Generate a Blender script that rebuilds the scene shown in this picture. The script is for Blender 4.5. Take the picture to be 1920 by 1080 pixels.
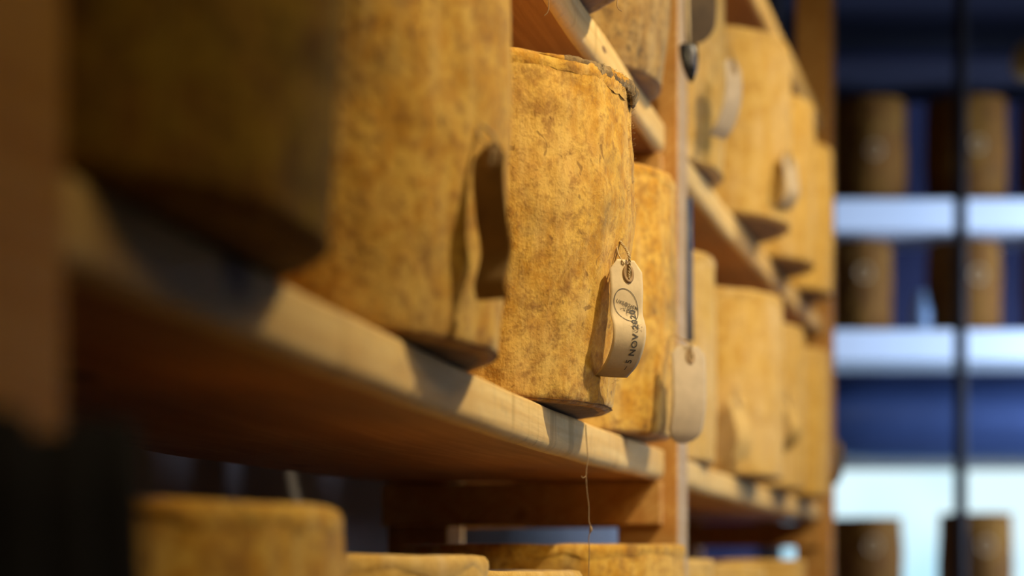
import bpy, bmesh, math, random
from mathutils import Vector, Matrix, noise
for o in list(bpy.data.objects): bpy.data.objects.remove(o)
SC = bpy.context.scene
C = SC.collection
E = 1.30                      # eye height above the floor
F = 3300.0                    # focal length in pixels of the 1920 frame

# ------------------------------------------------------------------ camera
cam = bpy.data.cameras.new('camera'); camo = bpy.data.objects.new('camera', cam); C.objects.link(camo)
camo.location = (0, 0, E); camo.rotation_euler = (math.pi/2, 0, 0)
cam.sensor_width = 36; cam.lens = 36*F/1920; cam.shift_y = 540/1920
cam.clip_start = 0.05; cam.clip_end = 60
cam.dof.use_dof = True; cam.dof.focus_distance = 1.43; cam.dof.aperture_fstop = 2.9
SC.camera = camo
# ------------------------------------------------------------------ world, exposure
w = bpy.data.worlds.new('world'); SC.world = w; w.use_nodes = True
w.node_tree.nodes['Background'].inputs[0].default_value = (0.35, 0.42, 0.62, 1)
w.node_tree.nodes['Background'].inputs[1].default_value = 0.02
SC.view_settings.view_transform = 'Standard'; SC.view_settings.look = 'None'
SC.view_settings.exposure = -0.08; SC.view_settings.gamma = 1.0; SC.view_settings.use_curve_mapping = False

# ------------------------------------------------------------------ room lamps and added fills
def spot(name, loc, target, energy, col, size=50, blend=0.6, radius=0.05):
    l = bpy.data.lights.new(name, 'SPOT'); o = bpy.data.objects.new(name, l); C.objects.link(o)
    o.location = loc; l.energy = energy; l.color = col
    l.spot_size = math.radians(size); l.spot_blend = blend; l.shadow_soft_size = radius
    d = Vector(target)-Vector(loc); o.rotation_euler = d.to_track_quat('-Z', 'Y').to_euler(); return o
def area(name, loc, target, energy, col, sx, sy):
    l = bpy.data.lights.new(name, 'AREA'); o = bpy.data.objects.new(name, l); C.objects.link(o)
    l.shape = 'RECTANGLE'; l.size = sx; l.size_y = sy; l.energy = energy; l.color = col
    o.location = loc; d = Vector(target)-Vector(loc); o.rotation_euler = d.to_track_quat('-Z', 'Y').to_euler(); return o
WARM = (1.0, 0.83, 0.52)
spot('spot_lamp', (1.10, 1.04, E+1.60), (0.06, 1.60, E+0.25), 172, WARM, 66, 1.0, 0.03)
spot('spot_lamp', (0.75, -0.55, E+1.05), (0.12, 1.80, E+0.30), 44, (1.0, 0.80, 0.44), 26, 1.0, 0.18)  # soft fill added behind the camera, cone kept off the nearest cheese
spot('spot_lamp', (1.75, 2.45, E+1.55), (0.45, 2.95, E+0.35), 112, WARM, 54, 0.8, 0.03)
spot('spot_lamp', (1.55, 0.30, E+1.15), (0.50, 3.10, E+0.50), 135, (1.0, 0.80, 0.48), 32, 0.8, 0.12)
area('warm_top_fill', (1.3, 0.5, 2.85), (-0.1, 1.3, E+0.3), 11, (1.0, 0.70, 0.30), 0.8, 0.8)  # added warm fill from above, no fixture there
a_ = area('cool_side_fill', (2.7, 4.45, E+0.6), (1.35, 5.2, E+0.60), 36, (0.50, 0.68, 1.0), 0.9, 1.2); a_.data.spread = math.radians(90)  # unseen cool fill added to brighten the back shelving
a_ = area('cool_side_fill', (2.9, 1.9, E+0.5), (0.10, 2.0, E+0.3), 2.3, (0.66, 0.76, 1.0), 0.7, 0.7); a_.data.spread = math.radians(42)  # unseen cool fill for shadowed shelf edges, spread kept off the near post

# ------------------------------------------------------------------ materials
def new_mat(name):
    m = bpy.data.materials.new(name); m.use_nodes = True
    nt = m.node_tree; return m, nt, nt.nodes['Principled BSDF']
def nd(nt, t, **kw):
    n = nt.nodes.new(t)
    for k, v in kw.items():
        if k in n.inputs: n.inputs[k].default_value = v
        else: setattr(n, k, v)
    return n
def ramp(nt, fac, stops):
    r = nt.nodes.new('ShaderNodeValToRGB'); nt.links.new(fac, r.inputs[0])
    el = r.color_ramp.elements
    while len(el) < len(stops): el.new(0.5)
    for e, (p, c) in zip(el, stops): e.position = p; e.color = (c[0], c[1], c[2], 1) if len(c) == 3 else c
    return r.outputs[0]
def mix(nt, fac, a, b, mode='MIX'):
    m = nt.nodes.new('ShaderNodeMix'); m.data_type = 'RGBA'; m.blend_type = mode
    for s, v in ((m.inputs[0], fac), (m.inputs[6], a), (m.inputs[7], b)):
        if hasattr(v, 'links') or hasattr(v, 'is_linked'): nt.links.new(v, s)
        elif isinstance(v, (int, float)): s.default_value = v
        else: s.default_value = (*v, 1)
    return m.outputs[2]
def coords(nt, scale=(1, 1, 1), rnd=True):
    tc = nt.nodes.new('ShaderNodeTexCoord'); mp = nt.nodes.new('ShaderNodeMapping'); mp.inputs['Scale'].default_value = scale
    if rnd:
        oi = nt.nodes.new('ShaderNodeObjectInfo'); mu = nt.nodes.new('ShaderNodeVectorMath'); mu.operation = 'SCALE'
        cb = nt.nodes.new('ShaderNodeCombineXYZ')
        for i in range(3): nt.links.new(oi.outputs['Random'], cb.inputs[i])
        nt.links.new(cb.outputs[0], mu.inputs[0]); mu.inputs['Scale'].default_value = 17.0
        ad = nt.nodes.new('ShaderNodeVectorMath'); nt.links.new(tc.outputs['Object'], ad.inputs[0]); nt.links.new(mu.outputs[0], ad.inputs[1])
        nt.links.new(ad.outputs[0], mp.inputs[0])
    else: nt.links.new(tc.outputs['Object'], mp.inputs[0])
    return mp.outputs[0]
def ntex(nt, vec, scale, detail=4, rough=0.6, dist=0.0):
    n = nd(nt, 'ShaderNodeTexNoise', Scale=scale, Detail=detail, Roughness=rough, Distortion=dist)
    nt.links.new(vec, n.inputs['Vector']); return n.outputs[0]
def bump(nt, b, h, strength, dist, prev=None):
    n = nd(nt, 'ShaderNodeBump', Strength=strength, Distance=dist); nt.links.new(h, n.inputs['Height'])
    if prev is not None: nt.links.new(prev, n.inputs['Normal'])
    return n.outputs[0]

def rind_mat(name, gold, orange, pale, speck, mold, mold_amt=0.5, speck_amt=0.5, weave=1.0, sheen=0.28):
    m, nt, b = new_mat(name); v = coords(nt)
    base = mix(nt, ramp(nt, ntex(nt, v, 48, 8, 0.72, 0.5), [(0.42, (0, 0, 0)), (0.58, (1, 1, 1))]), orange, gold)
    vs = coords(nt, (1, 1, 0.16))
    base = mix(nt, ramp(nt, ntex(nt, vs, 45, 4, 0.6), [(0.50, (0, 0, 0)), (0.75, (0.75,)*3)]), base, pale)
    base = mix(nt, ramp(nt, ntex(nt, v, 7, 4, 0.55), [(0.50, (0, 0, 0)), (0.72, (0.5,)*3)]), base, pale)
    base = mix(nt, ramp(nt, ntex(nt, v, 120, 5, 0.72), [(0.50, (0, 0, 0)), (0.66, (speck_amt,)*3)]), base, speck)
    f1 = ramp(nt, ntex(nt, v, 26, 6, 0.7, 0.6), [(0.54, (0, 0, 0)), (0.64, (speck_amt,)*3)])
    base = mix(nt, f1, base, speck)
    sp = ramp(nt, ntex(nt, coords(nt, (1, 1, 0.7)), 75, 3, 0.5, 1.0), [(0.66, (0, 0, 0)), (0.70, (speck_amt,)*3)])
    base = mix(nt, sp, base, tuple(c*0.6 for c in speck))
    f2 = ramp(nt, ntex(nt, v, 8.5, 7, 0.66, 0.8), [(0.54, (0, 0, 0)), (0.70, (mold_amt,)*3)])
    base = mix(nt, f2, base, mold)
    nt.links.new(base, b.inputs['Base Color'])
    b.inputs['Roughness'].default_value = 0.85; b.inputs['Specular IOR Level'].default_value = 0.2
    b.inputs['Sheen Weight'].default_value = sheen; b.inputs['Sheen Roughness'].default_value = 0.5
    b.inputs['Sheen Tint'].default_value = (1, 0.93, 0.8, 1)
    n = bump(nt, b, ntex(nt, v, 30, 5, 0.6), 0.6, 0.004)
    n = bump(nt, b, ntex(nt, v, 420, 3, 0.6), 0.55 * weave, 0.0009, n)
    n = bump(nt, b, ntex(nt, coords(nt, (1, 1, 0.2)), 150, 3, 0.6), 0.5 * weave, 0.0015, n)
    nt.links.new(n, b.inputs['Normal']); return m
M = {}
M['rind'] = rind_mat('golden mottled rind cloth', (0.70, 0.405, 0.060), (0.53, 0.245, 0.012), (0.74, 0.50, 0.16), (0.26, 0.105, 0.014), (0.17, 0.115, 0.04), 0.6, 0.62)
M['rind_old'] = rind_mat('grey brown mouldy rind cloth', (0.40, 0.24, 0.065), (0.28, 0.145, 0.030), (0.42, 0.30, 0.14), (0.10, 0.055, 0.02), (0.085, 0.07, 0.045), 0.9, 0.7)
M['rind_clean'] = rind_mat('smooth yellow rind cloth', (0.70, 0.45, 0.12), (0.58, 0.33, 0.06), (0.72, 0.52, 0.26), (0.40, 0.22, 0.06), (0.34, 0.22, 0.09), 0.3, 0.3, 0.7)
M['rind_dark'] = rind_mat('dark olive moulded rind', (0.34, 0.20, 0.012), (0.22, 0.09, 0.008), (0.34, 0.22, 0.03), (0.06, 0.024, 0.003), (0.04, 0.02, 0.004), 0.85, 0.6, 1.0, 0.05)
M['rind_brown'] = rind_mat('dark brown rind', (0.17, 0.06, 0.003), (0.11, 0.034, 0.002), (0.24, 0.11, 0.008), (0.08, 0.03, 0.003), (0.05, 0.022, 0.003), 0.6, 0.5, 1.0, 0.0)
M['mould'] = rind_mat('grey furry mould cloth', (0.27, 0.17, 0.065), (0.17, 0.10, 0.035), (0.46, 0.33, 0.15), (0.05, 0.033, 0.02), (0.075, 0.06, 0.045), 0.85, 0.8)
M['base'] = rind_mat('shade-darkened brown base cloth', (0.30, 0.165, 0.075), (0.22, 0.11, 0.05), (0.34, 0.21, 0.12), (0.08, 0.04, 0.02), (0.12, 0.085, 0.06), 0.7, 0.6)  # colour darkened for the unlit underside of the cheeses

def wood_mat(name, light, dark, knot, stain=0.0, rough=0.6, axis=(1, 1, 1)):
    m, nt, b = new_mat(name); v = coords(nt, (0.7, 7, 7))
    base = mix(nt, ramp(nt, ntex(nt, v, 5, 5, 0.6, 1.2), [(0.35, (0, 0, 0)), (0.65, (1, 1, 1))]), light, dark)
    wv = nd(nt, 'ShaderNodeTexWave', wave_type='RINGS', rings_direction='X', Scale=11.0, Distortion=6.0, Detail=3.0)
    wv.inputs['Detail Scale'].default_value = 0.6
    nt.links.new(coords(nt, (0.5, 3.2, 3.2)), wv.inputs['Vector'])
    base = mix(nt, ramp(nt, wv.outputs['Fac'], [(0.55, (0, 0, 0)), (0.95, (0.55,)*3)]), base, dark)
    kn = nd(nt, 'ShaderNodeTexVoronoi', Scale=3.4); nt.links.new(coords(nt, (1.2, 2.2, 2.2)), kn.inputs['Vector'])
    base = mix(nt, ramp(nt, kn.outputs['Distance'], [(0.05, (1, 1, 1)), (0.11, (0, 0, 0))]), base, knot)
    if stain:
        sv = coords(nt, (1, 1, 0.12))
        base = mix(nt, ramp(nt, ntex(nt, sv, 26, 3, 0.5), [(0.60, (0, 0, 0)), (0.68, (stain,)*3)]), base, (0.42, 0.24, 0.06))
        base = mix(nt, ramp(nt, ntex(nt, coords(nt), 60, 5, 0.7), [(0.52, (0, 0, 0)), (0.75, (stain*0.6,)*3)]), base, (0.25, 0.19, 0.12))
    nt.links.new(base, b.inputs['Base Color']); b.inputs['Roughness'].default_value = rough
    b.inputs['Specular IOR Level'].default_value = 0.3
    nt.links.new(bump(nt, b, ntex(nt, coords(nt, (0.5, 8, 8)), 40, 4, 0.6), 0.3, 0.001), b.inputs['Normal']); return m
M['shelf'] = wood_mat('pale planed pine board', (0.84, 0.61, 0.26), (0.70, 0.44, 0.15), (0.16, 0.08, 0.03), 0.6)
M['post_pale'] = wood_mat('paler pine front', (0.58, 0.43, 0.28), (0.48, 0.33, 0.19), (0.25, 0.16, 0.10))
M['shelf_face'] = wood_mat('darker red brown pine face', (0.46, 0.22, 0.085), (0.33, 0.135, 0.042), (0.10, 0.04, 0.015))
M['post'] = wood_mat('orange brown pine frame', (0.62, 0.35, 0.11), (0.48, 0.22, 0.05), (0.10, 0.04, 0.015), 0.2)

def plain(name, col, rough=0.6, metal=0.0, nscale=20, namt=0.15, bumpy=0.1):
    m, nt, b = new_mat(name); v = coords(nt)
    base = mix(nt, ramp(nt, ntex(nt, v, nscale, 5, 0.6), [(0.3, (0, 0, 0)), (0.7, (1, 1, 1))]), col, tuple(c*(1-namt) for c in col))
    nt.links.new(base, b.inputs['Base Color']); b.inputs['Roughness'].default_value = rough; b.inputs['Metallic'].default_value = metal
    if bumpy: nt.links.new(bump(nt, b, ntex(nt, v, nscale*4, 3, 0.6), bumpy, 0.001), b.inputs['Normal'])
    return m
M['paper'] = plain('cream manila tag paper', (0.74, 0.56, 0.32), 0.75, 0, 90, 0.16, 0.1)
M['paper_grey'] = plain('greyed tag paper', (0.60, 0.46, 0.29), 0.75, 0, 60, 0.2, 0.1)
M['paper_dark'] = plain('dark brown tag paper', (0.10, 0.06, 0.025), 0.8, 0, 60, 0.4, 0.1)
M['paper_shaded'] = plain('brown tag paper', (0.32, 0.19, 0.06), 0.8, 0, 60, 0.3, 0.1)  # brown stands in for shade on the visible side of the tag
M['paper_gold'] = plain('golden stained tag paper', (0.66, 0.44, 0.15), 0.8, 0, 60, 0.2, 0.1)
M['ring'] = plain('brown card reinforcing ring', (0.40, 0.24, 0.10), 0.7, 0, 200, 0.2)
M['ink'] = plain('faded grey stamp ink', (0.12, 0.105, 0.085), 0.8, 0, 300, 0.5, 0)
M['ink_soft'] = plain('smudged stamp ink', (0.27, 0.21, 0.135), 0.8, 0, 600, 0.5, 0)
M['twine'] = plain('pale cotton twine', (0.62, 0.47, 0.26), 0.9, 0, 400, 0.35, 0.4)
M['thread'] = plain('brown loose thread', (0.42, 0.27, 0.14), 0.9, 0, 400, 0.3)
M['black'] = plain('black glossy plastic', (0.015, 0.015, 0.02), 0.25)
M['navy'] = plain('navy blue plastic', (0.03, 0.065, 0.15), 0.4)
M['cloth'] = plain('dark navy sheet', (0.016, 0.016, 0.026), 0.95, 0, 30, 0.4)
M['wall'] = plain('grey plaster wall', (0.20, 0.185, 0.19), 0.9, 0, 3, 0.12)
M['wall_blue'] = plain('blue painted wall', (0.022, 0.024, 0.080), 0.8, 0, 3, 0.12)
M['floor'] = plain('dark concrete floor', (0.10, 0.09, 0.08), 0.8, 0, 6, 0.3)
M['ceiling'] = plain('dark ceiling paint', (0.05, 0.05, 0.065), 0.9, 0, 6, 0.2)
M['white_shelf'] = plain('white laminate shelf', (0.80, 0.83, 0.88), 0.5, 0, 8, 0.06)
M['steel'] = plain('dark brown painted steel', (0.022, 0.013, 0.012), 0.75)
M['drum'] = plain('blue enamelled metal', (0.055, 0.085, 0.20), 0.36, 0.6, 4, 0.2)
M['trim'] = plain('cream window trim', (0.45, 0.40, 0.30), 0.6)
M['beam'] = plain('navy beam and unlit board', (0.010, 0.009, 0.028), 0.8)
m, nt, b = new_mat('overcast daylight outside'); M['day'] = m
nt.nodes.remove(b); em = nt.nodes.new('ShaderNodeEmission')
v = coords(nt, (1, 1, 1), False)
c_ = mix(nt, ramp(nt, ntex(nt, v, 1.6, 2, 0.5), [(0.35, (0, 0, 0)), (0.65, (1, 1, 1))]), (0.44, 0.80, 1.0), (0.72, 0.93, 1.0))
nt.links.new(c_, em.inputs[0]); em.inputs[1].default_value = 1.22
nt.links.new(em.outputs[0], nt.nodes['Material Output'].inputs[0])

# ------------------------------------------------------------------ object helpers
def link(name, bm, mat, parent=None, smooth=True, loc=None, rotz=None):
    me = bpy.data.meshes.new(name); bmesh.ops.recalc_face_normals(bm, faces=bm.faces[:]); bm.to_mesh(me); bm.free()
    if smooth:
        for p in me.polygons: p.use_smooth = True
    if isinstance(mat, (list, tuple)):
        for q in mat: me.materials.append(q)
    else: me.materials.append(mat)
    o = bpy.data.objects.new(name, me); C.objects.link(o)
    if parent: o.parent = parent
    if loc: o.location = loc
    if rotz is not None: o.rotation_euler = (0, 0, rotz)
    return o
def thing(name, label, cat, loc=(0, 0, 0), rotz=0, group=None):
    o = bpy.data.objects.new(name, None); C.objects.link(o); o.location = loc; o.rotation_euler = (0, 0, rotz)
    o.empty_display_size = 0.05
    return tag(o, label, cat, group)
def tag(o, label, cat, group=None):
    o['label'] = label; o['category'] = cat
    if group: o['group'] = group
    return o
def struct(o): o['kind'] = 'structure'; return o
def box_bm(x0, x1, y0, y1, z0, z1, bev=0.0, seg=2, nx=1):
    bm = bmesh.new(); xs = [x0+(x1-x0)*i/nx for i in range(nx+1)]
    rings = [[bm.verts.new((x, y, z)) for (y, z) in ((y0, z0), (y1, z0), (y1, z1), (y0, z1))] for x in xs]
    for a, c in zip(rings, rings[1:]):
        for k in range(4): bm.faces.new((a[k], a[(k+1) % 4], c[(k+1) % 4], c[k]))
    bm.faces.new(rings[0][::-1]); bm.faces.new(rings[-1])
    bmesh.ops.recalc_face_normals(bm, faces=bm.faces[:])
    if bev:
        ed = [e for e in bm.edges if len(e.link_faces) == 2 and e.calc_face_angle(0) > 0.5]
        bmesh.ops.bevel(bm, geom=ed, offset=bev, segments=seg, profile=0.5, affect='EDGES')
    return bm
def tube(bm, pts, r, n=8, taper=None):
    pts = [Vector(p) for p in pts]; rings = []
    up = Vector((0.13, 0.21, 0.97))
    for i, p in enumerate(pts):
        t = (pts[min(i+1, len(pts)-1)]-pts[max(i-1, 0)]).normalized()
        a = t.cross(up)
        if a.length < 1e-3: a = t.cross(Vector((1, 0, 0)))
        a.normalize(); c = t.cross(a); rr = r*(taper(i/(len(pts)-1)) if taper else 1)
        rings.append([bm.verts.new(p+a*rr*math.cos(2*math.pi*k/n)+c*rr*math.sin(2*math.pi*k/n)) for k in range(n)])
    for a, c in zip(rings, rings[1:]):
        for k in range(n): bm.faces.new((a[k], a[(k+1) % n], c[(k+1) % n], c[k]))
    bm.faces.new(rings[0][::-1]); bm.faces.new(rings[-1]); return bm
def crom(pts, n):
    P = [Vector(p) for p in pts]; P = [2*P[0]-P[1]]+P+[2*P[-1]-P[-2]]; out = []
    for i in range(1, len(P)-2):
        for k in range(n):
            t = k/n; a, b_, c, d = P[i-1:i+3]
            out.append(0.5*((2*b_)+(c-a)*t+(2*a-5*b_+4*c-d)*t*t+(3*b_-a-3*c+d)*t**3))
    out.append(P[-2]); return out

# ------------------------------------------------------------------ bays of the shelving
A1 = math.atan(0.239); A2 = math.atan(0.298)
O1 = Vector((-0.166, 0.60, 0)); 
def P1(u, y=0.0, z=0.0): return O1+Vector((math.sin(A1)*u-math.cos(A1)*y, math.cos(A1)*u+math.sin(A1)*y, E+z))
L1 = 1.47
O2 = P1(L1+0.083) ; O2.z = 0
def P2(u, y=0.0, z=0.0): return O2+Vector((math.sin(A2)*u-math.cos(A2)*y, math.cos(A2)*u+math.sin(A2)*y, E+z))
L2 = 1.52
R1 = math.pi/2-A1; R2 = math.pi/2-A2
LEV = [-0.966, -0.597, -0.229, 0.1455, 0.521, 0.928]        # tops of the boards over the eye
TH = 0.035; DEP = 0.32
def sag1(z, u):
    return z - (0.010 if z > 0 else 0.006)*math.sin(math.pi*max(0, min(1, u/L1)))
def board(bay, lev, label):
    L = L1 if bay == 1 else L2; sg = {0.1455: 0.0095, 0.521: 0.014}.get(lev, 0.006)
    if bay == 2: sg *= 0.4
    bm = bmesh.new(); prof = []
    def arc(cy, cz, r, t0):
        for k in range(5):
            a = math.radians(t0+22.5*k); prof.append((cy+r*math.cos(a), cz+r*math.sin(a)))
    arc(0.010, -TH+0.010, 0.010, 180); arc(DEP-0.003, -TH+0.003, 0.003, 270); arc(DEP-0.003, -0.003, 0.003, 0); arc(0.003, -0.003, 0.003, 90)
    rows = [[bm.verts.new((x, y, z)) for y, z in prof] for x in [0.003+(L-0.006)*k/40 for k in range(41)]]
    for a, c in zip(rows, rows[1:]):
        for k in range(len(prof)): bm.faces.new((a[k], a[(k+1) % len(prof)], c[(k+1) % len(prof)], c[k]))
    bm.faces.new(rows[0][::-1]); bm.faces.new(rows[-1])
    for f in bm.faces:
        if sum(v.co.y for v in f.verts)/len(f.verts) > 0.009 and abs(f.normal.x) < 0.5: f.material_index = 1  # behind the front edge the boards turn redder and darker
    rnd = random.Random(lev*100+bay)
    for v in bm.verts:
        v.co.z -= sg*math.sin(math.pi*v.co.x/L)
        v.co.z += 0.0012*noise.noise(Vector((v.co.x*9, v.co.y*4, lev*7+bay)))
        v.co.y += 0.0015*noise.noise(Vector((v.co.x*6, 3.1, lev*5+bay)))
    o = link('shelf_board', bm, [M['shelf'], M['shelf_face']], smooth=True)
    o.location = (P1 if bay == 1 else P2)(0, 0, lev); o.rotation_euler = (0, 0, R1 if bay == 1 else R2)
    md = o.modifiers.new('flat', 'EDGE_SPLIT'); md.split_angle = math.radians(40)
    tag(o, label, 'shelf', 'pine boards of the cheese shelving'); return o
zt = lambda bay, lev, u: lev-({0.1455: 0.0095, 0.521: 0.014}.get(lev, 0.006)*(0.4 if bay == 2 else 1))*math.sin(math.pi*max(0, min(1, u/(L1 if bay == 1 else L2))))
names1 = {-0.966: 'lowest pine shelf board of the nearer bay, close to the floor', -0.597: 'pine shelf board second from the floor in the nearer bay',
 -0.229: 'pine shelf board of the nearer bay holding the low cheeses just under eye level', 0.1455: 'long pine shelf board under the cheese with the dated tag, its shaded underside showing',
 0.521: 'pine shelf board of the nearer bay over the tagged cheese, small knot on its edge', 0.928: 'topmost pine shelf board of the nearer bay'}
names2 = {-0.966: 'lowest pine shelf board of the farther bay, close to the floor', -0.597: 'pine shelf board second from the floor in the farther bay',
 -0.229: 'pine shelf board of the farther bay holding its low cheeses', 0.1455: 'pine shelf board of the farther bay under the middle row of cheeses',
 0.521: 'pine shelf board of the farther bay with reddish underside over the middle row', 0.928: 'topmost bright pine shelf board of the farther bay'}
for lv in LEV:
    b1 = board(1, lv, names1[lv]); board(2, lv, names2[lv])
    if lv == 0.521:
        bm = bmesh.new(); cv = bm.verts.new((1.087, -0.0012, -0.016-0.0097)); rg = []
        for k in range(20):
            a = 2*math.pi*k/20; rr = 1+0.25*noise.noise(Vector((k*0.6, 2, 1)))
            rg.append(bm.verts.new((1.087+0.016*rr*math.cos(a), 0.0002, -0.0257+0.0045*rr*math.sin(a))))
        for k in range(20): bm.faces.new((cv, rg[k], rg[(k+1) % 20]))
        link('knot', bm, plain('dark pine knot', (0.20, 0.085, 0.03), 0.7, 0, 120, 0.5), b1)

def side_frame(loc, rz, u0, u1, label, railside, pale=False):
    t = thing('trestle', label, 'trestle', (loc[0], loc[1], 0), rz, 'upright frames of the shelving')
    top = 2.62
    for y0, y1 in ((-0.016, 0.055), (0.26, 0.335)):
        po = link('post', box_bm(u0, u1, y0, y1, 0, top, 0.003, 2), [M['post'], M['post_pale']], t, smooth=False)
        if pale:  # front faces of these posts take the paler pine
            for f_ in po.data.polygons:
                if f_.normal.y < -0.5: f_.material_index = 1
    for lv in LEV:
        for s in railside:
            ua, ub = (u0-0.021, u0-0.001) if s < 0 else (u1+0.001, u1+0.021)
            z1 = E+lv-TH-0.0018
            link('rail', box_bm(ua, ub, 0.001, 0.335, z1-0.050, z1, 0.002, 2), M['post'], t, smooth=False)
    return t
side_frame(P1(0), R1, -0.082, -0.001, 'nearest upright pine frame, blurred at the left of the photo', (1,))
side_frame(P1(0), R1, L1+0.001, L1+0.081, 'pine frame between the two bays, its post beside the tagged cheeses', (-1, 1), True)
side_frame(P2(0), R2, L2+0.001, L2+0.081, 'far orange-brown pine frame ending the shelving', (-1,))

# ------------------------------------------------------------------ cheeses
def make_cheese(x, y, z, label, mat='rind', r=0.150, h=0.268, taper=0.0, barrel=0.003, seed=0, hi=False, group=None, er=0.006,
                rough=1.0, cap=True, rot=0.0, name='cheese_wheel', ring=None, tilt=0.0):
    t = thing(name, label, 'cheese', (x, y, z), rot, group)
    ns = 220 if hi else 96; nh = 70 if hi else 26
    def R(a, f):                          # f: 0 bottom .. 1 top
        q = Vector((math.cos(a)*1.3, math.sin(a)*1.3, f*1.6))
        rr = r - taper*max(0, 0.62-f)/0.62 + barrel*math.sin(math.pi*f)
        rr += 0.0030*rough*noise.noise(q*1.7+Vector((seed*3.7, 0, 0))) + 0.0016*rough*noise.noise(q*6+Vector((0, seed*2.1, 0)))
        if hi:
            rr += 0.0009*noise.noise(Vector((math.cos(a)*14, math.sin(a)*14, f*5+seed)))
            rr += 0.0005*noise.noise(Vector((math.cos(a)*60, math.sin(a)*60, f*50+seed)))
            # puckered creases running under the rim
            for kz, am in ((0.016, 0.0011), (0.024, 0.0009), (0.034, 0.0006)):
                zc_ = h-kz-0.010*(a % (2*math.pi)-5.6)*0.5 if a > 3 else h-kz
                rr -= am*math.exp(-((f*h-zc_)/0.0016)**2)*math.exp(-(((a+math.pi) % (2*math.pi)-math.pi+0.42)/0.28)**4)
            # a long cloth crease
            rr += 0.0012*math.exp(-((a+1.28+0.25*(f-0.5))/0.012)**2)*max(0, 1-abs(f-0.55)/0.35)
        return rr
    prof = []
    for k in range(5): th = math.pi/2*k/4; prof.append((er-er*math.sin(th), er-er*math.cos(th)))
    mid = [(0, er+(h-2*er)*k/nh) for k in range(1, nh)]
    top = [(er-er*math.cos(math.pi/2*k/4), h-er+er*math.sin(math.pi/2*k/4)) for k in range(5)]
    prof += mid+top
    bm = bmesh.new(); rings = []
    for dr, zz in prof:
        ring_ = []
        for i in range(ns):
            a = 2*math.pi*i/ns; rr = R(a, zz/h)-dr
            zo = 0.0015*noise.noise(Vector((math.cos(a)*2, math.sin(a)*2, seed+4)))*(1 if zz > h*0.5 else 0)
            ring_.append(bm.verts.new((rr*math.cos(a), rr*math.sin(a), zz+zo)))
        rings.append(ring_)
    for a, c in zip(rings, rings[1:]):
        for k in range(ns): bm.faces.new((a[k], a[(k+1) % ns], c[(k+1) % ns], c[k]))
    bm.faces.new(rings[-1])
    bm.faces.new(rings[0][::-1])
    body = link('rind', bm, M[mat], t)
    # base cloth: a disc turned up a little round the foot
    bm = bmesh.new(); rings = []
    for rr_, zz in ((0.0, 0.0006), (0.5, 0.0004), (0.9, 0.0002), (1.0, 0.0030)):
        if rr_ == 0: cv = bm.verts.new((0, 0, zz-0.001)); continue
        rings.append([bm.verts.new(((R(2*math.pi*i/ns, 0)*rr_-(0.002 if rr_ < 1 else -0.0006*rough*(1+noise.noise(Vector((i*0.7, seed, 0))))))*math.cos(2*math.pi*i/ns),
                                    (R(2*math.pi*i/ns, 0)*rr_-(0.002 if rr_ < 1 else -0.0006*rough*(1+noise.noise(Vector((i*0.7, seed, 0))))))*math.sin(2*math.pi*i/ns),
                                    zz-0.001+(0.0015*rough*abs(noise.noise(Vector((i*0.9, seed, 2)))) if rr_ == 1 else 0))) for i in range(ns)])
    for k in range(ns): bm.faces.new((cv, rings[0][k], rings[0][(k+1) % ns]))
    for a, c in zip(rings, rings[1:]):
        for k in range(ns): bm.faces.new((a[k], a[(k+1) % ns], c[(k+1) % ns], c[k]))
    link('base_cloth', bm, M['base'] if mat != 'rind_dark' else M['rind_dark'], t)
    if cap:
        bm = bmesh.new(); rings = []
        for j, (off, zz) in enumerate(((-0.03, 0.0012), (-0.008, 0.0020), (-0.001, 0.0012), (0.0012, -0.003), (0.0013, -0.008), (0.0006, -0.0115))):
            ring_ = []
            for i in range(ns):
                a = 2*math.pi*i/ns
                d = 1+0.7*noise.noise(Vector((math.cos(a)*4, math.sin(a)*4, seed+9)))+0.25*noise.noise(Vector((math.cos(a)*17, math.sin(a)*17, seed+2)))
                rr = R(a, 1)+off+(0.0006*noise.noise(Vector((i*0.5, j*0.8, seed))) if j > 2 else 0)
                zz2 = zz*d if zz < 0 else zz+0.0012*noise.noise(Vector((i*0.3, j, seed)))
                zo = 0.0015*noise.noise(Vector((math.cos(a)*2, math.sin(a)*2, seed+4)))
                ring_.append(bm.verts.new((rr*math.cos(a), rr*math.sin(a), h+zz2+zo)))
            rings.append(ring_)
        for a, c in zip(rings, rings[1:]):
            for k in range(ns): bm.faces.new((a[k], a[(k+1) % ns], c[(k+1) % ns], c[k]))
        bm.faces.new(rings[0])
        link('cap_cloth', bm, M[mat], t)
    if ring:
        a, zc, rad = ring
        bm = bmesh.new(); pts = []
        for k in range(25):
            th = 2*math.pi*k/24; aa = a+rad*math.cos(th)/r; pts.append(((r+0.003)*math.cos(aa), (r+0.003)*math.sin(aa), zc+rad*math.sin(th)))
        tube(bm, pts, 0.0045, 6); link('stamp_ring', bm, M['ring'], t)
    # the board sags: stand square on it
    if abs(x) < 0.9 and y < 3.8:
        O, A, L, bay = (O1, A1, L1, 1) if y < 2.12 else (O2, A2, L2, 2)
        u = (x-O.x)*math.sin(A)+(y-O.y)*math.cos(A); lv = min(LEV, key=lambda q: abs(E+q-z))
        sl = (zt(bay, lv, u+0.05)-zt(bay, lv, u-0.05))/0.1
        t.rotation_euler = Vector((0, 0, 1)).rotation_difference(Vector((-sl*math.sin(A), -sl*math.cos(A), 1)).normalized()).to_euler()
    return t
G1 = 'cheeses on the main shelf of the nearer bay'; G2 = 'low cheeses of the nearer bay'
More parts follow.
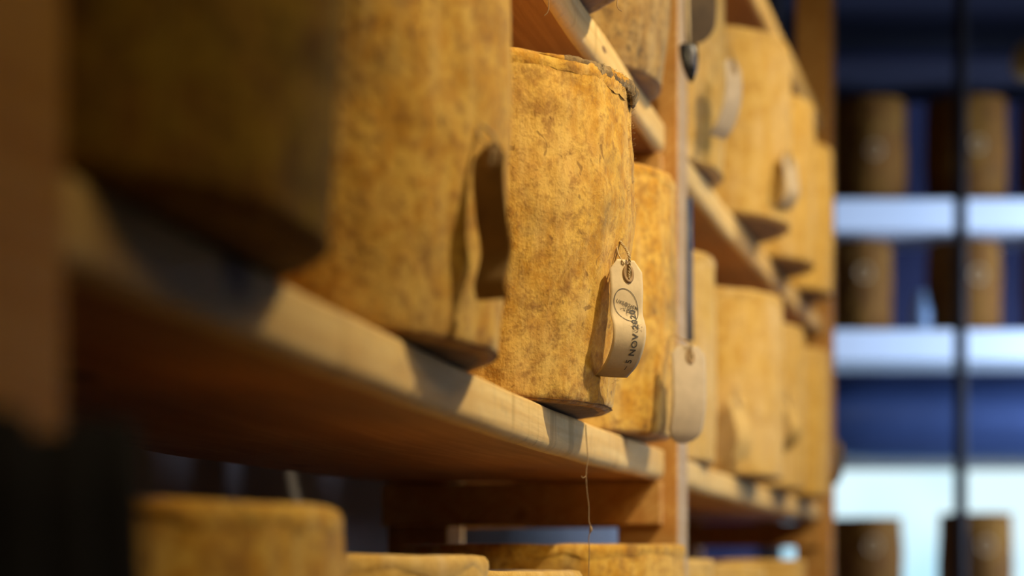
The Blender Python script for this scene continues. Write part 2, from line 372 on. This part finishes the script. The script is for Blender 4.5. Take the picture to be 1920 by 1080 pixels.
def zc(bay, lev, x, y):
    O, A = (O1, A1) if bay == 1 else (O2, A2)
    u = (x-O.x)*math.sin(A)+(y-O.y)*math.cos(A); return E+zt(bay, lev, u)+0.0022
Z1, Z2, Z0 = 0.1455, 0.521, -0.229
ch1 = make_cheese(-0.226, 0.765, zc(1, Z1, -0.2, 0.765), 'dark olive mould-covered cheese, the nearest on the main shelf, badly out of focus', 'rind_dark', seed=1, taper=0.006, group=G1)
ch2 = make_cheese(-0.152, 1.135, zc(1, Z1, -0.15, 1.135), 'blurred golden cheese between the dark olive one and the sharp tagged one, a tag hanging', 'rind', seed=2, taper=0.008, group=G1)
ch3 = make_cheese(-0.048, 1.500, zc(1, Z1, -0.05, 1.5), 'sharply focused golden mottled cheese wearing the dated paper tag, grey fold on its rim', 'rind', seed=3, hi=True, taper=0.017, group=G1)
ch4 = make_cheese(0.022, 1.865, zc(1, Z1, 0.02, 1.865), 'golden cheese right behind the sharp tagged cheese, in front of the middle post', 'rind', seed=4, taper=0.004, group=G1)
# lower row of bay 1 (their tops just reach over the eye)
lows = [(-0.244, 0.960, 0.0350, 'blurred low golden cheese nearest the camera, below the long shelf'),
        (-0.168, 1.270, 0.0125, 'second low cheese from the camera, paler, with a flat top'),
        (-0.090, 1.570, 0.0030, 'small-showing low cheese whose top peeks in front of the mottled low cheese'),
        (0.033, 1.890, 0.0315, 'mottled low cheese under the hanging thread beside the middle post')]
for i, (x, y, zt_, lb) in enumerate(lows):
    zb = zc(1, Z0, x, y); make_cheese(x, y, zb, lb, 'rind' if i in (0, 3) else 'rind_clean', h=E+zt_-zb, seed=20+i, group=G2)
# upper row of bay 1
make_cheese(-0.045, 1.525, zc(1, Z2, -0.05, 1.52), 'cheese on the shelf over the tagged one, only its dark underside corner showing', 'rind_old', seed=31, taper=0.006, group='cheeses on the upper shelf of the nearer bay')
make_cheese(0.020, 1.893, zc(1, Z2, 0.02, 1.893), 'grey-brown mouldy cheese overhanging the upper shelf beside the middle post', 'rind_old', seed=32, taper=0.012, r=0.152, group='cheeses on the upper shelf of the nearer bay')
# bay 2, middle row
GM = 'cheeses of the middle row in the farther bay'; GU = 'cheeses of the upper row in the farther bay'; GL = 'low cheeses of the farther bay'
for i, (x, y, lb) in enumerate([(0.117, 2.335, 'pale cheese of the middle row seen as a thin strip just past the middle post'),
        (0.256, 2.660, 'smooth golden cheese of the middle row in the farther bay, largest showing there'),
        (0.343, 2.985, 'middle-row cheese with a curled tag and its crescent shadow'),
        (0.440, 3.300, 'last cheese of the middle row, against the far frame')]):
    make_cheese(x, y, zc(2, Z1, x, y), lb, 'rind_clean', seed=40+i, group=GM, rough=0.6)
for i, (x, y, lb) in enumerate([(0.128, 2.330, 'upper cheese just past the middle post with a grey curled tag'),
        (0.268, 2.660, 'large smooth upper cheese in the farther bay, under the top board'),
        (0.362, 2.990, 'bright upper cheese behind the large smooth one, beside a creased tag'),
        (0.448, 3.305, 'last upper cheese, against the far frame')]):
    make_cheese(x, y, zc(2, Z2, x, y), lb, 'rind_clean', seed=50+i, group=GU, rough=0.6)
for i, (x, y, zt_, lb) in enumerate([(0.118, 2.36, 0.0200, 'low cheese of the farther bay right past the middle post'),
        (0.235, 2.70, 0.0150, 'second low cheese of the farther bay'), (0.36, 3.08, 0.0260, 'low cheese of the farther bay next to the far frame')]):
    zb = zc(2, Z0, x, y); make_cheese(x, y, zb, lb, 'rind_clean', h=E+zt_-zb, seed=60+i, group=GL)

# grey fold of cloth on the rim of the focused cheese
def rim_fold():
    bm = bmesh.new(); n = 150; a0, a1 = math.radians(-62), math.radians(7); rings = []
    r = 0.1497; h = 0.268
    for i in range(n+1):
        f = i/n; a = a0+(a1-a0)*f
        env = min(1, f/0.25)*min(1, (1-f)/0.05)
        hump = 0.0045*env*(0.6+0.8*abs(noise.noise(Vector((f*9, 1.3, 0))))) + 0.0035*math.exp(-((f-0.74)/0.09)**2)
        drop = 0.010*env*(0.7+0.5*noise.noise(Vector((f*6, 5.3, 0)))) + 0.009*math.exp(-((f-0.75)/0.07)**2)
        out = 0.0028*env+0.0045*math.exp(-((f-0.74)/0.08)**2)
        ring_ = []
        m = 18
        for k in range(m+1):
            q = k/m                              # 0 inner top, 1 lower outer hem
            if q < 0.45:
                t = q/0.45; rr = r-0.022+0.022*t; zz = h+hump*math.sin(t*math.pi*0.5)
            else:
                t = (q-0.45)/0.55; rr = r+out*math.sin(math.pi*min(1, t*1.0)*0.9+0.05); zz = h+hump*(1-t)-drop*t
            nz = noise.noise(Vector((f*30, q*5, 2)))*0.0012+noise.noise(Vector((f*90, q*14, 7)))*0.0006+abs(noise.noise(Vector((f*11, q*9, 4))))*0.0018
            rr += nz*env; zz += nz*0.7*env
            ring_.append(bm.verts.new((rr*math.cos(a), rr*math.sin(a), zz)))
        rings.append(ring_)
    for a, c in zip(rings, rings[1:]):
        for k in range(len(a)-1): bm.faces.new((a[k], a[k+1], c[k+1], c[k]))
    bm.faces.ensure_lookup_table()
    for i_, f_ in enumerate(bm.faces):
        f = (i_//18)/n; q = (i_ % 18)/18
        if (0.43 < f < 0.63 and q < 0.80-0.5*abs(noise.noise(Vector((f*40, 0, 0))))) or f < 0.12: f_.material_index = 1
    o = link('cloth_fold', bm, [M['mould'], M['rind']], ch3); o['label'] = 'grey mouldy fold of cloth along the rim'
    s = o.modifiers.new('thick', 'SOLIDIFY'); s.thickness = 0.0012; s.offset = -1
    # loose fibres standing off the fold and off the silhouette
    bm = bmesh.new(); rd = random.Random(5)
    for i in range(520):
        if i < 260: a = rd.uniform(-0.7, 0.25); z = h+rd.uniform(-0.012, 0.003); rr = r+0.002
        else: a = rd.uniform(-0.35, 0.2); z = rd.uniform(0.02, h); rr = r-0.017*max(0, 0.62-z/h)/0.62+0.002
        p = Vector((rr*math.cos(a), rr*math.sin(a), z)); d = Vector((math.cos(a)*1.0+rd.uniform(-.5, .5), math.sin(a)+rd.uniform(-.6, .6), rd.uniform(-.4, .9))).normalized()
        l = rd.uniform(0.001, 0.0034); p2 = p+d*l*0.6; p3 = p+d*l+Vector((rd.uniform(-1, 1), rd.uniform(-1, 1), rd.uniform(-1, 1)))*0.0006
        tube(bm, [p-d*0.002, p2, p3], 0.00009, 3)
    o = link('cloth_fibres', bm, M['twine'], ch3); o['kind'] = 'stuff'
rim_fold()

# ------------------------------------------------------------------ paper tags
class Strip:
    def __init__(s, top, n, ctrl, width, edge=None):
        s.top = Vector(top); s.n = Vector(n).normalized(); s.w = Vector((-s.n.y, s.n.x, 0)).normalized(); s.width = width
        if s.w.x < 0: s.w = -s.w
        s.pts = crom([(0, d, -z) for z, d in ctrl], 14); s.cum = [0]
        for a, c in zip(s.pts, s.pts[1:]): s.cum.append(s.cum[-1]+(c-a).length)
        s.L = s.cum[-1]
    def at(s, along, across, lift=0.0):
        along = max(0, min(s.L*0.99999, along)); i = 0
        while s.cum[i+1] < along: i += 1
        t = (along-s.cum[i])/(s.cum[i+1]-s.cum[i]); p = s.pts[i].lerp(s.pts[i+1], t); tg = (s.pts[i+1]-s.pts[i]).normalized()
        # frame: y of the profile runs along -n (towards the cheese)
        P = s.top - s.n*p.y + Vector((0, 0, p.z)); N = s.n*(-tg.z) - Vector((0, 0, 1))*tg.y*1.0
        # slight cross curl
        P = P + s.w*across - N*(across*across*2.0)
        return P + N*lift
def make_tag(name, label, st, mat, attach, chamfer=0.009, rag=0.0, ring=True, group='paper tags tied to the cheeses', round_end=False, thick=0.0005):
    t = thing(name, label, 'tag', st.at(0, 0), 0, group); inv = -Vector(t.location)
    bm = bmesh.new(); nl, nw = 60, 12; rows = []
    hole = (0.0105, 0.0030)
    for i in range(nl+1):
        al = st.L*i/nl; wd = st.width/2
        if al < chamfer: wd -= (chamfer-al)*0.85
        if round_end and al > st.L-st.width/2:
            q = (al-(st.L-st.width/2))/(st.width/2); wd = st.width/2*math.sqrt(max(0.02, 1-q*q))
        wd *= 1+rag*noise.noise(Vector((al*60, 1, 1)))
        rows.append([bm.verts.new(st.at(al, -wd+2*wd*k/nw)+inv) for k in range(nw+1)])
    for a, c in zip(rows, rows[1:]):
        for k in range(nw): bm.faces.new((a[k], a[k+1], c[k+1], c[k]))
    o = link('tag_paper', bm, M[mat], t); s = o.modifiers.new('thick', 'SOLIDIFY'); s.thickness = thick; s.offset = 0
    if ring:
        bm = bmesh.new(); A = []; B = []
        for k in range(32):
            th = 2*math.pi*k/32; c_, s_ = math.cos(th), math.sin(th)
            A.append(bm.verts.new(st.at(0.0115+0.0078*s_, 0.0052*c_+0.0016, thick/2+0.0006)+inv)); B.append(bm.verts.new(st.at(0.0115+0.0042*s_, 0.0026*c_+0.0016, thick/2+0.0006)+inv))
        for k in range(32): bm.faces.new((A[k], A[(k+1) % 32], B[(k+1) % 32], B[k]))
        e = link('eyelet', bm, M['ring'], t); s = e.modifiers.new('thick', 'SOLIDIFY'); s.thickness = 0.0006; s.offset = 0
    # twine: two strands twisted together
    bm = bmesh.new(); h0 = st.at(0.0125, 0.0016, 0.0012); a_ = Vector(attach); m_ = st.at(-0.0, 0.002, 0.002)
    mid = (a_+m_)/2+Vector((0.0015, -0.001, 0))
    base = crom([a_, mid, m_+Vector((0, 0, 0.002)), st.at(0.006, 0.0022, 0.0018), h0, st.at(0.016, 0.0016, 0.0006)], 10)
    for ph in (0, math.pi):
        pts = []
        for i, p in enumerate(base):
            th = i*0.9+ph; pts.append(p+inv+Vector((math.cos(th), math.sin(th), 0))*0.0006)
        tube(bm, pts, 0.0007, 6)
    # a second limp loop back to the cheese
    b2 = crom([a_+Vector((-0.0035, 0.0, -0.001)), (a_+m_)/2+Vector((-0.005, 0, -0.003)), st.at(0.001, -0.004, 0.0006), st.at(0.004, -0.002, 0.0010)], 8)
    tube(bm, [p+inv for p in b2], 0.00055, 6)
    link('twine', bm, M['twine'], t); return t, inv
def text_on(t, inv, st, text, s0, c0, size, mat, rot=90, name='date_stamp', jitter=0.0):
    cu = bpy.data.curves.new('tmp', 'FONT'); cu.body = text; cu.size = size; cu.align_x = 'LEFT'; cu.resolution_u = 3; cu.space_character = 1.12; cu.offset = size*0.018
    to = bpy.data.objects.new('tmp', cu); C.objects.link(to); dg = bpy.context.evaluated_depsgraph_get()
    me = bpy.data.meshes.new_from_object(to.evaluated_get(dg)); bpy.data.objects.remove(to)
    bm = bmesh.new(); bm.from_mesh(me)
    bmesh.ops.triangulate(bm, faces=bm.faces[:])
    for v in bm.verts:
        x, y = v.co.x, v.co.y
        if rot == 90: al, ac = s0-x, c0-y
        else:
            r_ = math.radians(rot); al, ac = s0-(x*math.sin(r_)+y*math.cos(r_)), c0+(x*math.cos(r_)-y*math.sin(r_))
        v.co = st.at(al, ac, 0.0006)+inv
    bmesh.ops.recalc_face_normals(bm, faces=bm.faces[:])
    return link(name, bm, mat, t, smooth=False)
# the sharp dated tag
st = Strip((0.0917, 1.420, E+(1080-487)/F*1.420), (0.5, -0.87, 0),
           [(0, 0), (0.012, -0.001), (0.025, -0.0022), (0.042, -0.0016), (0.055, -0.0062), (0.069, -0.0042), (0.0835, 0.0060), (0.0925, 0.0215)], 0.0315)
t, inv = make_tag('paper_tag', 'cream paper tag reading - 5 NOV 2020, curling under, tied to the sharply focused cheese', st, 'paper', (0.0880, 1.4350, E+(1080-452)/F*1.435))
# stamped oval
def oval_print():
    bm = bmesh.new(); A = []; B = []; n = 64
    for k in range(n):
        th = 2*math.pi*k/n; c_, s_ = math.cos(th), math.sin(th)
        for R_, lst in ((1.0, A), (0.955, B)):
            x, y = 0.0118*c_*R_, 0.0136*s_*R_
            lst.append(bm.verts.new(st.at(0.0375+y+0.15*x, -0.0008+x+0.10*y, 0.0006)+inv))
    for k in range(n): bm.faces.new((A[k], A[(k+1) % n], B[(k+1) % n], B[k]))
    link('stamp_oval', bm, M['ink'], t)
    bm = bmesh.new(); rd = random.Random(3)
    for i in range(260):
        u_ = rd.gauss(0.003, 0.0040); v_ = rd.gauss(0.0405, 0.0022)+u_*0.35
        if ((u_+0.0008)/0.0112)**2+((v_-0.0375)/0.013)**2 > 1: continue
        s_ = rd.uniform(0.00012, 0.0004); vs = [bm.verts.new(st.at(v_+s_*math.sin(a)*1.1, u_+s_*math.cos(a), 0.00055)+inv) for a in (0, 1.2, 2.5, 3.8, 5.1)]
        bm.faces.new(vs)
    for i in range(120):
        u_ = rd.gauss(0.006, 0.0022); v_ = rd.uniform(0.050, 0.060)
        s_ = rd.uniform(0.0001, 0.00035); vs = [bm.verts.new(st.at(v_+s_*math.sin(a)*1.1, u_+s_*math.cos(a), 0.00055)+inv) for a in (0, 1.2, 2.5, 3.8, 5.1)]
        bm.faces.new(vs)
    link('ink_smudge', bm, M['ink_soft'], t)
oval_print()
text_on(t, inv, st, 'UKSO24EM', 0.0352, -0.0105, 0.0040, M['ink_soft'], rot=-14, name='stamp_letters')
text_on(t, inv, st, '\u2013 5 NOV 2020', 0.0940, 0.0078, 0.0080, M['ink'], name='date_stamp')

def pix(px, py, Y): return Vector(((px-960)/F*Y, Y, E+(1080-py)/F*Y))
# curled tag on the blurred golden cheese 2
s2 = Strip(pix(924, 268, 1.055), (-0.45, -0.89, 0), [(0, 0), (0.02, -0.006), (0.045, -0.002), (0.065, 0.004), (0.085, -0.004), (0.094, -0.001)], 0.021)
make_tag('paper_tag', 'blurred wavy paper tag hanging on the golden cheese left of the sharp one', s2, 'paper_shaded', pix(905, 235, 1.06))
# wide pale tag on cheese 4
s4 = Strip(pix(1290, 648, 1.775), (0.45, -0.9, 0), [(0, 0), (0.03, -0.003), (0.06, -0.003), (0.085, 0.004), (0.098, 0.012)], 0.040)
make_tag('paper_tag', 'wide greyish paper tag with a rounded end overlapping the middle post', s4, 'paper_grey', pix(1262, 628, 1.80), round_end=True)
# grey curled tag on the upper cheese past the post
s5 = Strip(pix(1372, 112, 2.19), (0.75, -0.66, 0), [(0, 0), (0.03, -0.004), (0.055, -0.001), (0.08, 0.010), (0.093, 0.022)], 0.036)
make_tag('paper_tag', 'grey curled tag on the upper cheese just past the middle post', s5, 'paper_grey', pix(1366, 92, 2.24))
s6 = Strip(pix(1478, 292, 2.565), (0.7, -0.7, 0), [(0, 0), (0.03, -0.006), (0.055, -0.008), (0.072, 0.004), (0.076, 0.016)], 0.034)
make_tag('paper_tag', 'creased tag hanging between the large smooth upper cheese and the bright one', s6, 'paper_grey', pix(1472, 275, 2.59))
s7 = Strip(pix(1472, 742, 2.86), (0.75, -0.66, 0), [(0, 0), (0.03, -0.014), (0.055, -0.022), (0.075, -0.012), (0.088, 0.006)], 0.036)
make_tag('paper_tag', 'curled golden tag on the third cheese of the middle row, beside its crescent shadow', s7, 'paper_gold', pix(1474, 722, 2.885))
s8 = Strip(pix(1378, 742, 2.495), (0.7, -0.7, 0), [(0, 0), (0.03, -0.010), (0.06, -0.018), (0.09, -0.010)], 0.036)
make_tag('paper_tag', 'golden tag on the smooth middle-row cheese, its shadow falling to the left', s8, 'paper_gold', pix(1380, 722, 2.515))
s9 = Strip(pix(1572, 832, 3.30), (0.8, -0.6, 0), [(0, 0), (0.03, -0.004), (0.06, 0.002), (0.075, 0.010)], 0.034)
make_tag('paper_tag', 'small dark tag sticking out past the far frame beside the blue background', s9, 'paper_dark', pix(1560, 820, 3.28))
# dark brown tag at the top near the middle post
s10 = Strip(pix(1299, -70, 2.10), (0.35, -0.93, 0), [(0, 0), (0.03, -0.003), (0.06, -0.004), (0.096, 0.004)], 0.060)
make_tag('paper_tag', 'dark brown tag at the top edge of the photo above the black clip', s10, 'paper_dark', pix(1318, -95, 2.17), round_end=True)

# black plastic clip on a pale cord in front of the middle post
def clip():
    top = pix(1290, 84, 1.985); t = thing('hanging_clip', 'glossy black pointed clip hanging on a pale cord in front of the middle post', 'clip', top, 0.2)
    bm = bmesh.new(); rings = []
    for f, wx, wy in ((0, 0.009, 0.005), (0.03, 0.0105, 0.006), (0.3, 0.0105, 0.006), (0.6, 0.0085, 0.0055), (0.85, 0.005, 0.004), (1.0, 0.0015, 0.0015)):
        rings.append([bm.verts.new((wx*math.copysign(abs(math.cos(a))**0.6, math.cos(a))+0.004*f, wy*math.copysign(abs(math.sin(a))**0.6, math.sin(a)), -0.042*f)) for a in [2*math.pi*k/20 for k in range(20)]])
    for a, c in zip(rings, rings[1:]):
        for k in range(20): bm.faces.new((a[k], a[(k+1) % 20], c[(k+1) % 20], c[k]))
    bm.faces.new(rings[0]); bm.faces.new(rings[-1]); link('clip_body', bm, M['black'], t)
    link('clip_lug', box_bm(0.000, 0.007, -0.008, -0.005, -0.026, -0.004, 0.001), plain('dark grey plastic', (0.10, 0.10, 0.14), 0.35), t)
    bm = bmesh.new(); tube(bm, [(0, 0, -0.003), (-0.001, 0, 0.03), (-0.002, 0, 0.08), (-0.003, 0.02, 0.245)], 0.0030, 8); link('cord', bm, M['twine'], t)
clip()
# navy strap between post and pale cheese
o = link('hanging_strap', tube(bmesh.new(), [pix(1291, 372, 2.10), pix(1292, 470, 2.10), pix(1292, 560, 2.10), pix(1293, 640, 2.10)], 0.0044, 10), M['navy'])
tag(o, 'thin navy blue strap hanging beside the middle post, under the upper shelf', 'strap')

# loose threads
def thread(pts, label, r=0.00045):
    bm = bmesh.new(); tube(bm, crom(pts, 8), r, 5); o = link('loose_thread', bm, M['thread']); tag(o, label, 'thread', 'loose cloth threads'); return o
Yt = 1.548
th = thread([pix(1098, 797, Yt), pix(1100, 830, Yt-.004), pix(1102, 860, Yt-.006), pix(1099, 885, Yt-.006), pix(1100, 915, Yt-.005), pix(1104, 950, Yt-.004), pix(1104, 975, Yt-.004), pix(1108, 992, Yt-.004), pix(1104, 1008, Yt-.004), pix(1105, 1030, Yt-.004), pix(1104, 1080, Yt-.004), pix(1105, 1140, Yt-.004)],
       'long brown thread hanging from under the sharply focused cheese past the shelf edge')
bm = bmesh.new(); tube(bm, crom([pix(1100, 885, Yt-.006), pix(1098, 893, Yt-.006), pix(1093, 896, Yt-.007), pix(1090, 893, Yt-.007)], 6), 0.0005, 5); k_ = link('thread_knot', bm, M['thread'], th)
bm = bmesh.new(); tube(bm, crom([pix(1107, 986, Yt-.004), pix(1108, 993, Yt-.004), pix(1106, 1000, Yt-.004)], 6), 0.0011, 6, lambda f: 0.4+math.sin(f*math.pi)); k_ = link('thread_lump', bm, M['thread'], th)
thread([pix(1018, -60, 1.40), pix(1026, -20, 1.40), pix(1029, 5, 1.40), pix(1027, 22, 1.40), pix(1020, 30, 1.40)], 'short pale thread hanging at the top over the upper shelf underside', 0.0004)
thread([pix(1168, -60, 1.46), pix(1160, -20, 1.46), pix(1157, 8, 1.46), pix(1160, 17, 1.46), pix(1166, 21, 1.46)], 'hooked pale thread hanging at the top before the grey-brown cheese', 0.0004)

# dark navy sheet added over the lower part of the nearest post
def post_sheet():
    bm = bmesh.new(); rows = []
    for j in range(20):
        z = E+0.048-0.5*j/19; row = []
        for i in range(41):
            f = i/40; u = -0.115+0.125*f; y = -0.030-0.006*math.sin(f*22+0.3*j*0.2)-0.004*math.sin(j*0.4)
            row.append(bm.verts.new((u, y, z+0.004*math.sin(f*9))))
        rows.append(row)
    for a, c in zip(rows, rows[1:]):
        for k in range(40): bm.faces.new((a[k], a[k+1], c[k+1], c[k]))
    o = link('dark_sheet', bm, M['cloth']); o.location = (O1.x, O1.y, 0); o.rotation_euler = (0, 0, R1)
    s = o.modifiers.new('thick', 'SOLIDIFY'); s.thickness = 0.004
    tag(o, 'dark navy sheet hanging on the nearest post at the lower left', 'cloth')
post_sheet()

# ------------------------------------------------------------------ background shelving of brown cheeses
YB = 5.0
bs = thing('white_shelving', 'shelving unit with white boards across the back of the room', 'shelving', (1.6, YB, 0))
for x in (-0.86, 0.95): link('side_panel', box_bm(x, x+0.03, 0.01, 0.30, 0, E+1.72, 0.002), M['steel'], bs, smooth=False)
for zt_, mt in ((1.072, 'white_shelf'), (0.700, 'white_shelf'), (-0.12, 'white_shelf'), (1.475, 'beam'), (1.70, 'beam')):  # third board is coloured navy to look unlit, like the beam above
    th_ = 0.088 if mt == 'white_shelf' else 0.055
    link('shelf', box_bm(-0.83, 0.95, 0, 0.29, E+zt_-th_, E+zt_, 0.004), M[mt], bs, smooth=False)
def bgc(px, zb, w, h, lb, seed, rp=None):
    r = w/2; x = (px-960)/F*(YB+0.02)
    make_cheese(x, YB+0.03+r, E+zb+0.0015, lb, 'rind_brown', r=r, h=h, seed=seed, group='brown cheeses on the white shelving', ring=rp, barrel=0.004, er=0.024)
a_ = -math.pi/2
bgc(1640, 1.072, 0.222, 0.300, 'brown cheese on the upper white shelf, left of the dark pole', 71, (a_+0.0, 0.145, 0.021))
bgc(1832, 1.072, 0.226, 0.305, 'brown cheese on the upper white shelf, behind the dark pole', 72, (a_+0.02, 0.16, 0.019))
bgc(1620, 0.700, 0.196, 0.262, 'brown cheese on the lower white shelf, left of the dark pole', 73, (a_+0.0, 0.165, 0.021))
bgc(1826, 0.700, 0.206, 0.262, 'brown cheese on the lower white shelf, behind the dark pole', 74, (a_+0.12, 0.160, 0.021))
bgc(1637, -0.12, 0.208, 0.285, 'dark brown cheese before the bright window, left one of the pair at the bottom', 75, (a_, 0.205, 0.021))
bgc(1848, -0.12, 0.205, 0.298, 'dark brown cheese before the bright window, right one of the pair at the bottom', 76, (a_+0.02, 0.205, 0.021))
bgc(2010, 1.072, 0.226, 0.300, 'brown cheese on the upper white shelf at the photo edge', 77)
bgc(2010, 0.700, 0.206, 0.262, 'brown cheese on the lower white shelf at the photo edge', 78)
# brass lamp shade at the right edge
t = thing('pendant_lamp', 'small unlit brass lamp hanging at the upper right edge', 'lamp', (1.36, 4.6, E+1.345), 0)
bm = bmesh.new(); pr = [(0.0, 0.055), (0.022, 0.052), (0.042, 0.035), (0.052, 0.008), (0.052, -0.02), (0.040, -0.04), (0.0, -0.046)]
rg = [[bm.verts.new((max(r_, 0.0008)*math.cos(2*math.pi*k/28), max(r_, 0.0008)*math.sin(2*math.pi*k/28), z_)) for k in range(28)] for r_, z_ in pr]
for a, c in zip(rg, rg[1:]):
    for k in range(28): bm.faces.new((a[k], a[(k+1) % 28], c[(k+1) % 28], c[k]))
link('lamp_shade', bm, plain('old brass', (0.55, 0.33, 0.08), 0.5, 0.3), t)
bm = bmesh.new(); tube(bm, [(0, 0, 0.05), (0, 0, 3.0-E-1.345-0.005)], 0.004, 8); link('cable', bm, M['steel'], t)
# pale blue jar between the brown cheeses
bm = bmesh.new(); pr = [(0.0, 0.0), (0.018, 0.0), (0.026, 0.006), (0.030, 0.03), (0.028, 0.075), (0.018, 0.095), (0.016, 0.11), (0.019, 0.112), (0.019, 0.122), (0.0, 0.123)]
rg = [[bm.verts.new((max(r_, 0.0006)*math.cos(2*math.pi*k/28), max(r_, 0.0006)*math.sin(2*math.pi*k/28), z_)) for k in range(28)] for r_, z_ in pr]
for a, c in zip(rg, rg[1:]):
    for k in range(28): bm.faces.new((a[k], a[(k+1) % 28], c[(k+1) % 28], c[k]))
o = link('jar', bm, plain('pale blue glaze', (0.30, 0.42, 0.60), 0.3)); o.location = ((1728-960)/F*5.1, 5.1, E+0.701)
tag(o, 'small pale blue jar between two brown cheeses on the lower white shelf', 'jar')
# dark pole
Yp = 4.55
bm = bmesh.new(); xp = (1801-960)/F*Yp; tube(bm, [(xp, Yp, 0), (xp, Yp, 1.5), (xp, Yp, 2.995)], 0.0165, 20)
tag(link('steel_pole', bm, M['steel']), 'thin dark brown pole standing before the white shelving', 'pole')
# blue duct added for the wall's dark-to-light gradient under the lower board
t = thing('shading_drum', 'added shading piece, wide rounded blue metal duct below the lower white board', 'drum', (1.6, 5.47, E+0.49))
bm = bmesh.new(); rg = []
for x in [-0.72+1.44*k/30 for k in range(31)]:
    e = 1-abs(x/0.72)**8; rr = 0.135*max(0.25, e)**0.5
    rg.append([bm.verts.new((x, 0.7*rr*math.cos(2*math.pi*k/36), rr*math.sin(2*math.pi*k/36))) for k in range(36)])
for a, c in zip(rg, rg[1:]):
    for k in range(36): bm.faces.new((a[k], a[(k+1) % 36], c[(k+1) % 36], c[k]))
bm.faces.new(rg[0]); bm.faces.new(rg[-1]); link('drum_body', bm, M['drum'], t)
for x in (-0.45, 0.5): link('strap', box_bm(x, x+0.02, -0.02, 0.128, 0.10, 0.142, 0.002), M['drum'], t, smooth=False)

# ------------------------------------------------------------------ the room
XL, XR, Y0, Y1, H = -1.6, 3.4, -1.5, 5.7, 3.0
struct(link('floor', box_bm(XL, XR, Y0, Y1+0.1, -0.1, 0), M['floor'], smooth=False))
struct(link('ceiling', box_bm(XL, XR, Y0, Y1+0.1, H, H+0.1), M['ceiling'], smooth=False))
# wall behind the shelving, parallel to the nearer bay
o = struct(link('wall_left', box_bm(-2.2, 5.35, 0.56, 0.66, 0, H), M['wall'], smooth=False)); o.location = (O1.x, O1.y, 0); o.rotation_euler = (0, 0, R1)
struct(link('wall_right', box_bm(XR, XR+0.1, Y0, Y1+0.1, 0, H), M['wall'], smooth=False))
struct(link('wall_front', box_bm(XL, XR, Y0-0.1, Y0, 0, H), M['wall'], smooth=False))
wx0, wx1, wz0, wz1 = 0.86, 2.75, E-0.75, E+0.352
bm = bmesh.new()
for b4 in ((0.45, wx0, 0, H), (wx1, XR, 0, H), (wx0, wx1, wz1, H), (wx0, wx1, 0, wz0)):
    q = box_bm(b4[0], b4[1], Y1, Y1+0.1, b4[2], b4[3]); me = bpy.data.meshes.new('q'); q.to_mesh(me); q.free(); bm.from_mesh(me)
struct(link('wall_back', bm, M['wall_blue'], smooth=False))
wn = struct(thing('window_1', 'window', 'window', (0, 0, 0))); 
for k_ in ('label', 'category'): del wn[k_]
link('pane', box_bm(wx0, wx1, Y1+0.06, Y1+0.07, wz0, wz1), M['day'], wn, smooth=False)
for b4 in ((wx0-0.03, wx1+0.03, wz1-0.008, wz1+0.022), (wx0-0.03, wx1+0.03, wz0-0.03, wz0+0.01), (wx0-0.03, wx0+0.015, wz0, wz1), (wx1-0.015, wx1+0.03, wz0, wz1)):
    link('window_frame', box_bm(b4[0], b4[1], Y1-0.02, Y1+0.03, b4[2], b4[3]), M['trim'], wn, smooth=False)
